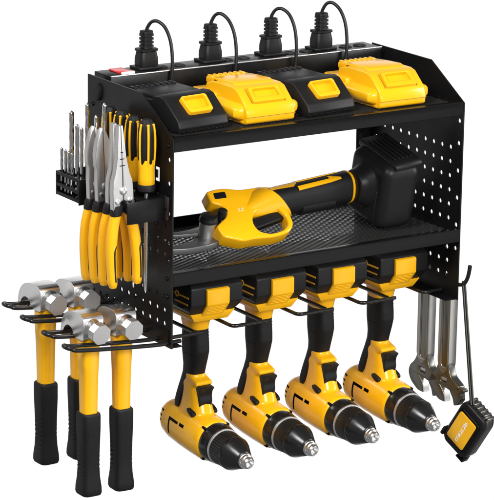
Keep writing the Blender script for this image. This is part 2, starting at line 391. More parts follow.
def top_battery(label, loc):
    t = thing('battery', label, 'battery', loc, (0, 0, 0), 'yellow batteries on the top shelf')
    b = bmesh.new()
    prof = [(-.0495, .0005), (-.0535, .003), (-.0545, .013), (-.0505, .023), (-.031, .0395), (-.022, .0420), (.0, .0420), (.020, .0415), (.038, .037), (.042, .0005)]
    inset = [(y * .985, z * .95 + .0008) for y, z in prof]
    prism(b, prof, 'x', -.0345, .0345, .0020, 3)
    rings(b, [sup((0, y, .0145), (1, 0, 0), (0, 0, 1), rx, rz, 3.0, 36) for y, rx, rz in ((-.0475, .036, .005), (-.0460, .0425, .0095), (-.042, .0460, .0118), (.02, .0465, .0122), (.030, .0445, .011), (.036, .040, .008))])
    prism(b, [(-.034, .0005), (.034, .0005), (.036, .004), (-.036, .004)], 'y', -.0465, .036, .001)
    obj('body', b, M_YELG, t)
    b = bmesh.new()
    prism(b, [(-.020, .036), (.050, .034), (.050, .0415), (.020, .0440), (-.010, .0455), (-.018, .0430)], 'x', -.0275, .0275, .0018, 3)
    for k in range(7): box(b, -.0245 + k * .0074, -.0205 + k * .0074, .040, .0512, .0405, .0434, .0008)
    box(b, -.041, .041, .012, .060, .0200, .0285, .002)
    dk = obj('deck', b, M_YELG, t)
    for sx in (-1, 1): b = bmesh.new(); box(b, sx * .02735 - .0005, sx * .02735 + .0005, .003, .030, .0375, .0410, .0004); obj('slot', b, M_HOLE, dk)
    # latch: framed thumb recess in the sloping front
    ang = math.atan2(.0165, .0195); mx = T((0, -.0412, .0318)) @ Matrix.Rotation(ang, 4, 'X')
    o_ = rounded_poly([(-.0225, -.0105), (.0225, -.0105), (.0215, .0118), (-.0215, .0118)], .003); h_ = rounded_poly([(-.0175, -.0035), (.0175, -.0035), (.0165, .009), (-.0165, .009)], .0022)
    b = plate(o_, [h_], .0066, .001, 2); tf(b, mx @ T((0, 0, .0005))); l = obj('latch', b, M_YELG, t)
    # seam lines of the latch plate on the front
    b = bmesh.new()
    for x in (-.0236, .0233): b = bmesh.new(); box(b, x, x + .0003, -.0105, .0122, -.0006, .0004); tf(b, mx); obj('seam', b, mat('seam_brown', (.35, .17, .003), .5), l)
    b = bmesh.new(); box(b, -.0345, .0345, -.0553, -.0540, .0098, .0101); obj('front_seam', b, mat('seam_brown', (.35, .17, .003), .5), t)
    return t
b0 = top_battery('glossy yellow battery between the two black chargers', (.1465, .0730, ZS))
dup(b0, (.3380, .0690, ZS), None, 'glossy yellow battery against the slanted wing at the end away from the red switch')

# ------------------------------------------------------------------ drills hanging upside down
def make_drill(label, loc):
    t = thing('cordless_drill', label, 'drill', loc, (0, 0, 0), 'drills hanging upside down under the lower shelf')
    # battery pack: front is -y
    b = bmesh.new(); stack(b, [(.0105, -.0302, .0302, -.0380, .066), (.0180, -.0365, .0365, -.0434, .066), (.0240, -.0370, .0370, -.0480, .066), (.0460, -.0370, .0370, -.0480, .066), (.0520, -.034, .034, -.042, .062)], .0018, 3)
    bp = obj('battery_pack', b, M_PLA, t)
    b = bmesh.new(); stack(b, [(.0, -.0235, .0235, -.0350, .067), (.0035, -.0262, .0262, -.0365, .067), (.0112, -.0316, .0316, -.0392, .067), (.0116, -.030, .030, -.037, .066)], .0008, 2); obj('base_plate', b, M_YEL, bp)
    lt = [(-.0340, .0010), (-.0365, .0055), (-.0520, .0240), (-.0520, .0430), (-.047, .0445), (-.047, .0250), (-.031, .008)]
    b = bmesh.new(); prism(b, lt, 'x', -.0160, .0160, .0012, 2)
    for k in range(5):
        z = .0105 + k * .0026; y = -.0408 - (z - .0105) * .838; box(b, -.012, .012, y - .0004, y + .001, z - .0004, z + .0004, .0003)
    obj('latch', b, M_YEL, bp)
    # printed key mark on both flanks
    for sx in (-1, 1):
        b = bmesh.new(); x = sx * .0371
        ring = plate(circle(-.016, .0345, .0042, 20), [circle(-.016, .0345, .0022, 16)], .0005); tf(ring, T((x, 0, 0)) @ YZ_TO_X); join(b, ring)
        box(b, x - .0003, x + .0003, -.043, -.0195, .0330, .0350); box(b, x - .0003, x + .0003, -.0105, -.008, .0340, .0352); box(b, x - .0003, x + .0003, -.041, -.011, .0245, .0262)
        obj('printed_mark', b, M_YELLINE, bp)
        b = bmesh.new()
        box(b, x - .0004, x + .0002, -.031, -.017, .0185, .0205); obj('side_notch', b, M_HOLE, bp)
    # yellow housing: neck + motor body as one skin
    ax_o = Vector((0, -.008, -.1485)); ax = Vector((0, -1, -.07)).normalized(); az = Vector((0, -.07, 1)).normalized()
    b = bmesh.new()
    body = [(-.0640, .007, .007), (-.0628, .0145, .015), (-.0590, .0200, .0205), (-.052, .0235, .024), (-.038, .0258, .0265), (-.012, .0270, .0276), (.012, .0272, .0277), (.030, .0268, .0273), (.037, .0263, .0266), (.0405, .0252, .0255), (.0412, .0235, .024)]
    rings(b, [sup(ax_o + ax * h, (1, 0, 0), az, rx, rz, 2.2, 48) for h, rx, rz in body])
    neck = [((0, -.006, -.145), .0205, .034), ((0, -.005, -.130), .0180, .0300), ((0, -.0030, -.120), .0158, .0262), ((0, -.0015, -.110), .0145, .0236), ((0, -.0005, -.100), .0138, .0216), ((0, .0010, -.090), .0134, .0190), ((0, .0025, -.082), .0120, .0150), ((0, .003, -.062), .0100, .0110)]
    rings(b, [sup(c_, (1, 0, 0), (0, 1, 0), rx, ry, 2.8, 40) for c_, rx, ry in neck])
    prism(b, [(-.008, -.0910), (-.0190, -.0885), (-.0225, -.0858), (-.0215, -.0825), (-.010, -.0790), (.002, -.076), (.002, -.096)], 'x', -.0122, .0122, .002, 2)   # horn over the trigger
    b = fuse(b, .0014, 5); hs = obj('housing', b, M_YELG, t, 60)
    # black over-moulded grip, runs down the back of the neck to the motor
    b = bmesh.new()
    rings(b, [sup(c_, (1, 0, 0), (0, 1, 0), rx, ry, 2.8, 36) for c_, rx, ry in (((0, .001, .003), .0155, .022), ((0, .001, -.004), .0150, .0212), ((0, .001, -.0135), .0135, .0190), ((0, .001, -.018), .013, .018))])
    obj('collar', b, M_YELG, t)
    b = bmesh.new()
    gl = [((0, .001, -.0125), .0115, .0165), ((0, .001, -.0150), .0130, .0182), ((0, .001, -.024), .0130, .0184), ((0, .0005, -.036), .0134, .0192), ((0, .000, -.046), .0134, .0192), ((0, .0005, -.056), .0126, .0174), ((0, .0015, -.066), .0116, .0156), ((0, .0035, -.076), .0114, .0144), ((0, .0070, -.086), .0126, .0138), ((0, .0110, -.096), .0142, .0126), ((0, .0145, -.106), .0156, .0116), ((0, .0175, -.116), .0166, .0110), ((0, .0200, -.1235), .0150, .0090)]
    rings(b, [sup(c_, (1, 0, 0), (0, 1, 0), rx, ry, 2.9, 44) for c_, rx, ry in gl])
    b = fuse(b, .0013, 3)
    gr = obj('grip', b, M_RUB, t, 60)
    for sx in (-1, 1):
        b = bmesh.new()
        for k in range(8): z = -.024 - k * .0038; box(b, sx * .0130 - .0005, sx * .0130 + .0005, -.010, .008, z - .0007, z + .0007, .0004)
        obj('grip_ribs', b, M_RUB, gr)
    b = bmesh.new()
    rings(b, [sup((c_[0], c_[1] + .0032, c_[2]), (1, 0, 0), (0, 1, 0), rx * .8, ry, 2.6, 36) for c_, rx, ry in gl[1:9]]); obj('spine', b, M_YELG, t)
    # trigger
    tp = rounded_poly([(-.008, -.0862), (-.0220, -.0868), (-.0310, -.0880), (-.0265, -.0935), (-.0250, -.0995), (-.0262, -.1060), (-.0245, -.1130), (-.0180, -.1160), (-.010, -.1150), (-.008, -.1080)], .002, 4)
    b = bmesh.new(); prism(b, tp, 'x', -.0088, .0088, .0022, 3); obj('trigger', b, M_PLA, t)
    # direction button, an oval pin through the housing under the trigger
    b = bmesh.new(); rings(b, [sup((x, -.0165, -.1205), (0, .92, .39), (0, -.39, .92), rx * s_, ry * s_, 3, 28) for x, rx, ry, s_ in ((-.0186, .0075, .0032, .8), (-.0180, .0075, .0032, 1), (.0180, .0075, .0032, 1), (.0186, .0075, .0032, .8))]); obj('direction_button', b, M_PLA, t)
    # front ring, clutch ring, chuck, jaws
    def P(h): return ax_o + ax * h
    b = bmesh.new(); lathe(b, [(.020, .030), (.0246, .0400), (.0250, .0425), (.0250, .0460), (.0244, .0500), (.0236, .0560), (.0225, .0585)], P(0), ax, 48); obj('front_ring', b, M_CHUCK, t)
    b = bmesh.new(); lathe(b, [(.0205, .0575), (.0230, .0580), (.0230, .0605), (.0215, .0610)], P(0), ax, 48); obj('chuck_band', b, M_SATIN, t)
    b = bmesh.new(); rr_ = []
    n = 96
    u_, v_ = az, ax.cross(az)
    for r_, h in ((.0205, .0605), (.0218, .0612), (.0220, .0622), (.0213, .0800), (.0206, .0810)):
        rr_.append([P(h) + (u_ * math.cos(2 * math.pi * j / n) + v_ * math.sin(2 * math.pi * j / n)) * (r_ - (.0007 if (j % 2 == 0 and .0615 < h < .0805) else 0)) for j in range(n)])
    rings(b, rr_); ck = obj('chuck', b, M_CHUCK, t, 30)
    b = bmesh.new(); lathe(b, [(.0200, .0800), (.0213, .0808), (.0215, .0835), (.0205, .0865), (.0160, .0955), (.0118, .1040), (.0104, .1062), (.0095, .1066)], P(0), ax, 48); obj('nose_cone', b, M_CHUCK, ck)
    b = bmesh.new(); lathe(b, [(.0088, .1055), (.0094, .1068), (.0094, .1082), (.0086, .1086), (.0090, .1095), (.0088, .1125), (.0074, .1138), (.0076, .1146), (.0072, .1170), (.0056, .1186), (.0046, .1186), (.0040, .1120)], P(0), ax, 36)
    obj('jaws', b, M_STEEL, ck)
    # marks, vents, screws on the motor flanks
    for sx in (-1, 1):
        def flank(h, u, lift=.0):      # point on the motor's side at axis distance h, height u
            k_ = max(i for i in range(len(body) - 1) if body[i][0] <= h); f_ = (h - body[k_][0]) / (body[k_ + 1][0] - body[k_][0])
            rx = body[k_][1] + (body[k_ + 1][1] - body[k_][1]) * f_; rz = body[k_][2] + (body[k_ + 1][2] - body[k_][2]) * f_
            zz = u; xx = rx * max(.02, 1 - abs(u / rz) ** 2.2) ** (1 / 2.2)
            q = P(h) + az * zz; return Vector((sx * xx, q.y, q.z))
        def stripe(bm, pts_, wid):     # thin raised patch that follows the curved flank
            (h0, u0, h1, u1) = pts_; n1, n2 = 8, 10
            for lift in (0,):
                vs = [[bm.verts.new(flank(h0 + (h1 - h0) * i / n1, u0 + (u1 - u0) * j / n2, .0017)) for j in range(n2 + 1)] for i in range(n1 + 1)]
                vb = [[bm.verts.new(flank(h0 + (h1 - h0) * i / n1, u0 + (u1 - u0) * j / n2, -.0020)) for j in range(n2 + 1)] for i in range(n1 + 1)]
                for i in range(n1):
                    for j in range(n2): bm.faces.new((vs[i][j], vs[i + 1][j], vs[i + 1][j + 1], vs[i][j + 1])); bm.faces.new((vb[i][j], vb[i][j + 1], vb[i + 1][j + 1], vb[i + 1][j]))
                for i in range(n1):
                    for j in (0, n2): bm.faces.new((vs[i][j], vs[i + 1][j], vb[i + 1][j], vb[i][j]))
                for j in range(n2):
                    for i in (0, n1): bm.faces.new((vs[i][j], vs[i][j + 1], vb[i][j + 1], vb[i][j]))
        b = bmesh.new(); stripe(b, (-.030, .0085, -.0080, .0120), 0); stripe(b, (-.030, -.010, -.0265, .0085), 0); stripe(b, (-.0045, .0085, .0060, .0125), 0); obj('side_mark', b, M_HOLE, t)
        for k in range(3):
            u = .0115 - k * .0065; b = bmesh.new(); stripe(b, (-.0565 + k * .0004, u, -.0470 - k * .0012, u + .0022), 0); obj('vent', b, M_HOLE, t)
    for a_ in (50, 130, 230, 310):
        q = P(.0392) + (Vector((1, 0, 0)) * math.cos(R(a_)) + az * math.sin(R(a_))) * .0258
        b = bmesh.new(); lathe(b, [(.0020, -.003), (.0020, .0022), (.0012, .0026)], q, ax, 12); obj('housing_screw', b, M_GLOSSBLK, t)
    return t
DL = ['yellow and black drill hanging upside down nearest the hammers', 'yellow and black drill hanging upside down second from the hammers, under the shear head', 'yellow and black drill hanging upside down third from the hammers', 'yellow and black drill hanging upside down next to the wrenches']
d0 = make_drill(DL[0], (.0835, .083, .0112))
for i in range(1, 4): dup(d0, (.0835 + .0926 * i, .083, .0112), (R((0, .4, -.5, .3)[i]), 0, R((0, .9, -.7, .6)[i])), DL[i])

# ------------------------------------------------------------------ hammers
def make_hammer(label, loc):
    t = thing('claw_hammer', label, 'hammer', loc, (0, 0, 0), 'hammers hanging on the wire prongs')
    # head, seen from the side in (y,z): face at -y, claw curving down at +y; z=0 is where it rests
    b = bmesh.new()
    side = [(-.0120, -.0020), (-.0080, -.0035), (.0105, -.0035), (.0130, .0030), (.0200, .0080), (.0275, .0080), (.0340, .0035), (.0385, -.0045), (.0410, -.0105), (.0430, -.0080), (.0430, .0020), (.0400, .0120), (.0335, .0205), (.0240, .0255), (.0120, .0275), (-.0040, .0275), (-.0100, .0250), (-.0120, .0215)]
    prism(b, rounded_poly(side, .006, 4), 'x', -.0135, .0135, .0040, 4)
    b2 = bmesh.new(); pa = Vector((0, -1, -.10))
    lathe(b2, [(.0130, .000), (.0128, .010), (.0118, .0135), (.0100, .0165), (.0095, .0195), (.0098, .0210)], (0, 0, .0110), pa, 40)
    join(b, b2)
    head = obj('head', b, M_STEEL, t, 50)
    b = bmesh.new(); lathe(b, [(.0100, .0195), (.0126, .0206), (.0129, .0312), (.0124, .0320)], (0, 0, .0110), pa, 8); obj('striking_face', b, M_SATIN, head, 20)
    # slit of the claw
    b = bmesh.new(); prism(b, [(.0290, .0215), (.0342, .0195), (.0402, .0118), (.0433, .0020), (.0433, -.0080), (.0410, -.0108), (.0383, -.0045), (.0338, .0030), (.0280, .0074), (.0250, .0120)], 'x', -.0012, .0012); obj('claw_slit', b, M_HOLE, head)
    # handle, flattened oval, yellow then a black grip
    b = bmesh.new()
    rings(b, [sup((0, 0, z), (1, 0, 0), (0, 1, 0), rx, ry, 3.4, 28) for z, rx, ry in ((.012, .0085, .0095), (.002, .0098, .0112), (-.006, .0116, .0118), (-.020, .0117, .0115), (-.050, .0102, .0105), (-.090, .0094, .0098), (-.104, .0094, .0098))])
    obj('handle', b, M_YELG, t)
    b = bmesh.new()
    gp = [(-.0990, .0108, .0116), (-.1000, .0118, .0124), (-.1025, .0122, .0128), (-.120, .0122, .0127), (-.150, .0112, .0118), (-.168, .0108, .0116), (-.184, .0116, .0126), (-.196, .0130, .0142), (-.2030, .0132, .0146), (-.2060, .0122, .0136), (-.2068, .0100, .0112)]
    gz = lambda z: -.0955 + (z + .0990) * .955
    rings(b, [sup((0, 0, gz(z)), (1, 0, 0), (0, 1, 0), rx, ry, 4.2, 32) for z, rx, ry in gp])
    for k in range(9):
        z = -.134 - k * .0055
        for sx in (-1, 1): box(b, sx * .0111 - .0008, sx * .0111 + .0008, -.0065, .0065, z - .0010, z + .0010, .0004)
    obj('grip', b, M_RUB, t)
    return t
h0 = make_hammer('claw hammer on the front pair of prongs, farther from the perforated panel', (-.0895, .044, .0198))
dup(h0, (-.0445, .044, .0188), (0, 0, R(-2)), 'claw hammer on the front pair of prongs, close to the perforated panel')
dup(h0, (-.0940, .141, .0312), (0, 0, R(1.5)), 'claw hammer on the rear pair of prongs, farther from the perforated panel')
dup(h0, (-.0475, .141, .0298), None, 'claw hammer on the rear pair of prongs, close to the panel, mostly hidden')

# ------------------------------------------------------------------ adjustable wrenches on the right side
def make_wrench(label, loc, s=1):
    t = thing('adjustable_wrench', label, 'wrench', loc, (0, 0, 0), 'wrenches hanging outside the right panel')
    # (y,z), front is -y; head at the bottom
    def hz(p): return [(y, z if z > -.100 else -.171 + (z + .171) * .70) for y, z in p]
    h = rounded_poly(hz([(.0110, .0), (-.0110, .0), (-.0108, -.103), (-.0150, -.1180), (-.0330, -.1310), (-.0330, -.1360), (-.0140, -.1450), (.0080, -.1390), (-.0020, -.1530), (-.0040, -.1710), (.0080, -.1710), (.0240, -.1580), (.0295, -.1430), (.0270, -.1290), (.0165, -.1160), (.0112, -.103)]), [.011, .011, .03, .02, .002, .002, .002, .003, .004, .0015, .004, .012, .012, .012, .02, .03], 5)
    hole = circle(0, -.0105, .0058, 18)
    win = rounded_poly(hz([(-.0075, -.1235), (.0055, -.1235), (.0055, -.1340), (-.0075, -.1340)]), .001, 2)
    b = plate(h, [hole, win], .0110, .0010, 2); tf(b, YZ_TO_X); body = obj('body', b, M_TOOLST, t)
    # raised edges of the handle
    b = bmesh.new()
    h2 = rounded_poly(hz([(.0116, -.020), (-.0116, -.020), (-.0113, -.104), (0, -.122), (.0116, -.104)]), [.004, .004, .012, .008, .012], 5); in2 = rounded_poly(hz([(.0035, -.026), (-.0085, -.026), (-.0080, -.104), (.0035, -.104)]), .0035, 4)
    b2 = plate(h2, [in2], .0135, .0014, 2); tf(b2, YZ_TO_X); join(b, b2)
    obj('handle_rim', b, mat('shaft_steel', (.40, .39, .37), .3, metal=1, bump=.1, bscale=300), body)
    b = bmesh.new(); lathe(b, [(.0030, -.007), (.0040, -.0065), (.0040, .0065), (.0030, .007)], (0, -.001, hz([(0, -.1285)])[0][1]), (0, 1, 0), 20); obj('worm_screw', b, M_SATIN, t)
    j = rounded_poly(hz([(-.0330, -.1330), (-.0420, -.1330), (-.0420, -.1390), (-.0350, -.1420), (-.0370, -.1560), (-.0300, -.1680), (-.0230, -.1710), (-.0200, -.1580), (-.0120, -.1445)]), .002, 3)
    b = plate(j, [], .0084, .0008, 2); tf(b, YZ_TO_X); obj('movable_jaw', b, M_TOOLST, t)
    b = bmesh.new(); tf(b, Matrix()); prism(b, hz([(.0075, -.1402), (-.0022, -.1532), (-.0043, -.1705), (-.0050, -.1705), (-.0031, -.1530), (.0062, -.1402)]), 'x', -.0046, .0046); obj('jaw_face', b, M_STEEL, t)
    return t
w0 = make_wrench('adjustable wrench with dark chrome head, the one next to the tape measure', (W + .0165, .0385, .0240))
dup(w0, (W + .0165, .0845, .0240), None, 'adjustable wrench with dark chrome head, behind the nose of the last drill')

# ------------------------------------------------------------------ tape measure
tm_loc = Vector((W + .0075, -.0112, -.1719)); tm_rot = Euler((R(32), 0, R(12)))
tm = thing('tape_measure', 'black tape measure with a yellow diamond label hanging by a dark metal strap', 'tape measure', tm_loc, tm_rot)
sq = rounded_poly([(-.0170, .0350), (.0225, .0350), (.0230, -.0280), (.0160, -.0350), (-.0225, -.0340), (-.0230, .0250)], [.011, .012, .012, .009, .010, .012], 6)
b = plate(sq, [], .0240, .0040, 4); tf(b, T((.0130, 0, 0)) @ YZ_TO_X); case = obj('case', b, M_PLA, tm)
b = plate([(p[0] * 1.012, p[1] * 1.010) for p in sq], [], .0130, .0020, 3); tf(b, T((.0140, 0, 0)) @ YZ_TO_X)
for k in range(6): box(b, .0065, .0220, -.0195 + k * .0068, -.0155 + k * .0068, .0345, .0372, .0012)
obj('metal_band', b, M_TOOLST, case)
b = plate(rounded_poly([(-.0195, .0260), (.0195, .0260), (.0195, -.0260), (-.0195, -.0260)], .007, 5), [], .004, .0012, 2); tf(b, T((.0004, 0, 0)) @ YZ_TO_X); obj('face_rim', b, M_GLOSSBLK, tm)
b = plate(rounded_poly([(-.0156, .0222), (.0156, .0222), (.0156, -.0222), (-.0156, -.0222)], .0040, 5), [], .0012, .0003, 1); tf(b, T((-.0017, 0, 0)) @ YZ_TO_X); lab = obj('label_panel', b, mat('label_yellow', (.92, .47, .008), .35), tm)
tx = text_bm('VECTOR.D', .0070, .0002, 0, 1.0)
# the line of text runs from the label's top end to its lower end, letter tops towards the front
tf(tx, T((-.0025, -.0005, -.001)) @ Matrix(((0, 0, -1, 0), (0, -1, 0, 0), (-1, 0, 0, 0), (0, 0, 0, 1))))
obj('lettering', tx, M_WHITE, lab)
b = bmesh.new(); box(b, .006, .017, -.0150, .0180, -.0362, -.0335, .0005); obj('tape_slot', b, M_YEL, tm)
b = bmesh.new(); box(b, .005, .017, -.0210, -.0190, -.0410, -.0300, .0008); box(b, .005, .017, -.0210, -.0080, -.0410, -.0380, .0008); obj('end_hook', b, M_GLOSSBLK, tm)
b = bmesh.new(); box(b, -.0012, .018, .0205, .0260, -.0300, -.0180, .0020); obj('bumper', b, M_RUB, tm)
strap = bmesh.new(); mi = tm_rot.to_matrix().inverted()
A_ = Vector((W + .0035, -.0085, .0235)); B_ = tm_loc + tm_rot.to_matrix() @ Vector((.0060, .0110, .0355))
for dx, dy in ((-.0011, .0006), (.0011, -.0006)):
    o1 = Vector((dx, dy, 0)); tube(strap, [mi @ (A_ + o1 * .6 + Vector((0, 0, .003)) - tm_loc), mi @ (A_ + o1 - tm_loc), mi @ (B_ + o1 * 1.2 - tm_loc)], .0015, 8)
obj('strap', strap, M_DARKST, tm)

# ------------------------------------------------------------------ pliers on the tray's outer wall
PB = [('diagonal', 'diagonal cutting pliers with yellow handles, the pair next to the drill bits'), ('diagonal', 'diagonal cutting pliers with yellow handles, between the other cutters and the long nose pliers'),
      ('nose', 'long nose pliers with yellow handles, right behind the bright multi-purpose pliers'), ('combo', 'bright multi-purpose pliers with tapered nose, nearest the tray end and the front')]
def make_plier(kind, label, loc, rot):
    t = thing('pliers', label, 'pliers', loc, rot, 'pliers hanging on the side tray')
    th = .0085
    ms = M_SATIN
    for sx in (-1, 1):                         # two crossing halves: jaw and handle of each
        if kind == 'diagonal': jw = [(.0004, .070), (.0040, .066), (.0085, .054), (.0112, .040), (.0112, .026), (.0095, .022), (.0105, .006), (.0105, -.022), (.0004, -.022)]
        elif kind == 'nose': jw = [(.0004, .078), (.0020, .078), (.0042, .046), (.0062, .024), (.0098, .010), (.0106, -.006), (.0104, -.024), (.0004, -.024)]
        else: jw = [(.0004, .078), (.0026, .078), (.0058, .042), (.0092, .022), (.0128, .012), (.0138, .000), (.0138, -.024), (.0048, -.026), (.0040, -.013), (.0004, -.011)]
        jw = [(sx * p[0], p[1]) for p in jw]
        if sx < 0: jw = jw[::-1]
        b = plate(jw, [], th, .0009, 2); tf(b, XZ_TO_Y); obj('jaw', b, ms, t)
        x0 = sx * .0058; x1 = sx * .0178
        path = smooth_path([(x0, 0, -.019), (sx * .0092, 0, -.030), (sx * .0135, 0, -.045), (sx * .0166, 0, -.068), (sx * .0174, 0, -.092), (sx * .0165, 0, -.1155)], 6)
        b = bmesh.new(); n = len(path)
        rings(b, [sup(p, (1, 0, 0), (0, 1, 0), (.0052 + .0010 * math.sin(math.pi * min(1, i / n * 1.3))) * (1 if i < n - 1 else .7) * (.9 if i == n - 2 else 1), (.0060 if i < n - 1 else .0042), 3, 20) for i, p in enumerate(path)])
        hd = obj('handle', b, M_YEL, t)
        b = bmesh.new()
        rings(b, [sup(p, (1, 0, 0), (0, 1, 0), r_, .0066, 3, 20) for p, r_ in (((x0, 0, -.017), .0058), ((x0 * 1.1, 0, -.019), .0068), ((sx * .0080, 0, -.0245), .0070), ((sx * .0092, 0, -.0290), .0060))])
        obj('collar', b, M_RUB, hd)
        b = bmesh.new()                         # black inlay along the outer rim of the sleeve
        pts = [p for p in path if -.1100 < p.z < -.070]
        ip = [(pts[0].x + .0058, -.0020, pts[0].z + .010), (pts[0].x + .0046, -.0046, pts[0].z + .0075), (pts[0].x + .0020, -.0060, pts[0].z + .002)] + [(p.x + .0016, -.0060, p.z) for p in pts[1:]]
        tube(b, smooth_path(ip, 4), .0010, 6)
        obj('inlay', b, M_RUB, hd)
    b = bmesh.new(); lathe(b, [(.0046, -.0056), (.0046, .0050), (.0040, .0054)], (0, 0, .0), (0, -1, 0), 24); obj('pivot', b, M_STEEL, t)
    if kind != 'combo':
        for sx in (-1, 1):
            b = bmesh.new(); lathe(b, [(.0026, -.001), (.0026, .0050), (.0020, .0053)], (sx * .0055, 0, -.009 if sx < 0 else .010), (0, -1, 0), 16); obj('rivet', b, M_STEEL, t)
    else:
        for sx in (-1, 1):
            b = bmesh.new(); lathe(b, [(.0034, -.001), (.0034, .0050), (.0028, .0053)], (sx * .0082, 0, -.0120), (0, -1, 0), 16); obj('rivet', b, M_STEEL, t)
        for k in range(3):
            b = bmesh.new(); box(b, -.0035 + k * .001, .0035 - k * .001, -.0048, -.0040, .030 + k * .008, .0309 + k * .008); obj('serration', b, M_HOLE, t)
    return t
for k, (kind, lb) in enumerate(PB[::-1]):
    make_plier(kind, lb, ((-.0560, -.0530, -.0550, -.0540)[k], .0250 + .0217 * k, .1950 - .002 * k), (0, R((-2.5, -1.2, -2.5, -2.2)[k]), 0))

# ------------------------------------------------------------------ screwdrivers
SL = ['screwdriver with black and yellow grip standing nearest the front edge of the rack', 'screwdriver with black and yellow grip, second from the front edge', 'screwdriver with black and yellow grip, third from the front edge, mostly hidden', 'screwdriver with black and yellow grip farthest from the front edge, mostly hidden']
def make_driver(label, loc):
    t = thing('screwdriver', label, 'screwdriver', loc, (0, 0, 0), 'screwdrivers standing in the side tray')
    b = bmesh.new(); lathe(b, [(.0088, .0), (.0101, .002), (.0098, .010), (.0096, .020), (.0100, .026), (.0096, .031)], n=32); obj('handle', b, M_YELG, t)
    b = bmesh.new(); rr_ = []
    for z, r_ in ((.021, .0080), (.026, .0100), (.042, .0108), (.060, .0104), (.068, .0098), (.074, .0086), (.0785, .0055), (.0795, .002)):
        rr_.append([(r_ * (1 - .05 * (1 + math.cos(6 * 2 * math.pi * j / 48))) * math.cos(2 * math.pi * j / 48), r_ * (1 - .05 * (1 + math.cos(6 * 2 * math.pi * j / 48))) * math.sin(2 * math.pi * j / 48), z) for j in range(48)])
    rings(b, rr_); obj('grip', b, M_RUB, t)
    b = bmesh.new()
    for a_ in range(6):
        a = 2 * math.pi * (a_ + .2) / 6; c, s = math.cos(a), math.sin(a)
        tube(b, smooth_path([(c * .0090, s * .0090, .024), (c * .0104, s * .0104, .042), (c * .0103, s * .0103, .060), (c * .0088, s * .0088, .0715)], 4), .0014, 8, None)
        lathe(b, [(.0003, .0003), (.0016, .0010), (.0020, .0020), (.0016, .0030), (.0004, .0036)], (c * .0082, s * .0082, .0705), (0, 0, 1), 10)
    obj('grip_stripes', b, M_YELG, t)
    b = bmesh.new(); lathe(b, [(.0100, .0015), (.0108, .0), (.0108, -.006), (.0085, -.0085), (.0060, -.0090)], n=28); obj('ferrule', b, M_RUB, t)
    b = bmesh.new(); lathe(b, [(.0026, -.008), (.0026, -.118), (.0023, -.119), (.0018, -.128), (.0006, -.1310)], n=14); obj('shaft', b, M_STEEL, t)
    return t
s0 = make_driver(SL[0], (-.0195, .0300, .1960))
for k in range(1, 4): dup(s0, (-.0195, .0300 + .0283 * k, .1960 - .0010 * (k % 2)), (0, 0, R(17 * k)), SL[k])

# ------------------------------------------------------------------ drill bits in the rack part of the tray
BL = [(-.0600, .1605, .2195, .0019), (-.0600, .1510, .2190, .0019), (-.0600, .1430, .2185, .0020), (-.0600, .1345, .2180, .0020),
      (-.0530, .1490, .2660, .0031), (-.0560, .1300, .2535, .0027), (-.0540, .1225, .2510, .0022), (-.0460, .1230, .2800, .0028), (-.0460, .1015, .2690, .0026), (-.0455, .0830, .2870, .0026)]
BN = ['short steel drill bit at the free end of the rack', 'short steel drill bit second from the free end', 'short steel drill bit third from the free end', 'short steel drill bit fourth from the free end, in front of the tall one',
      'tall thick steel drill bit standing clear above the short ones', 'medium steel drill bit just behind the tall thick one', 'slim steel drill bit beside the first cutter jaws', 'tall steel drill bit rising beside the panel edge behind the cutters', 'steel drill bit between cutter tips and the last screwdriver', 'tallest steel bit beside the farthest screwdriver grip']
for (x, y, zt_, r_), lb in zip(BL, BN):
    zb_ = .1635; L = zt_ - zb_
    t = thing('drill_bit', lb, 'drill bit', (x, y, zb_), (0, 0, random.uniform(0, 6)), 'bits standing in the side rack')
    b = bmesh.new(); lathe(b, [(r_ * .9, 0), (r_, .001), (r_, L * .45)], n=6 if r_ < .0021 else 16); obj('shank', b, M_CHROME, t)
    b = bmesh.new(); n = 24; rr_ = []
    K = 60
    for i in range(K + 1):
        z = L * .44 + (L * .56) * i / K; tw = (z / (r_ * 7)) * 2 * math.pi
        kk = 1 if i < K - 2 else (.8 if i == K - 2 else (.5 if i == K - 1 else .08))
        rr_.append([(r_ * kk * (1 - .13 * max(0, math.cos(2 * (2 * math.pi * j / n - tw * .5)))) * math.cos(2 * math.pi * j / n), r_ * kk * (1 - .13 * max(0, math.cos(2 * (2 * math.pi * j / n - tw * .5)))) * math.sin(2 * math.pi * j / n), z) for j in range(n)])
    rings(b, rr_); obj('flute', b, M_CHROME, t)

# ------------------------------------------------------------------ pruning shear lying on the lower shelf
sh = thing('pruning_shear', 'yellow and black pruning shear with big black battery foot lying on lower shelf', 'pruning shear', (.0, .0, ZM1))
# local z = 0 is the shelf; handle axis along x
AY, AZ = .082, .0455
def hx(x): return Vector((x, AY - .0, AZ + (x - .2) * .06))
b = bmesh.new()
hprof = [(.170, .0150, .0165), (.185, .0165, .0180), (.200, .0172, .0186), (.240, .0176, .0188), (.270, .0182, .0194), (.296, .0188, .0200), (.302, .0186, .0198)]
rings(b, [sup(hx(x), (0, 1, 0), (0, 0, 1), ry, rz, 2.4, 40) for x, ry, rz in hprof]); obj('handle', b, M_RUB, sh)
b = bmesh.new(); rings(b, [sup(hx(x), (0, 1, 0), (0, 0, 1), r_, r_ * 1.06, 2.4, 40) for x, r_ in ((.3005, .0185), (.3010, .0192), (.3035, .0192), (.3040, .0185))]); obj('ring', b, M_YEL, sh)
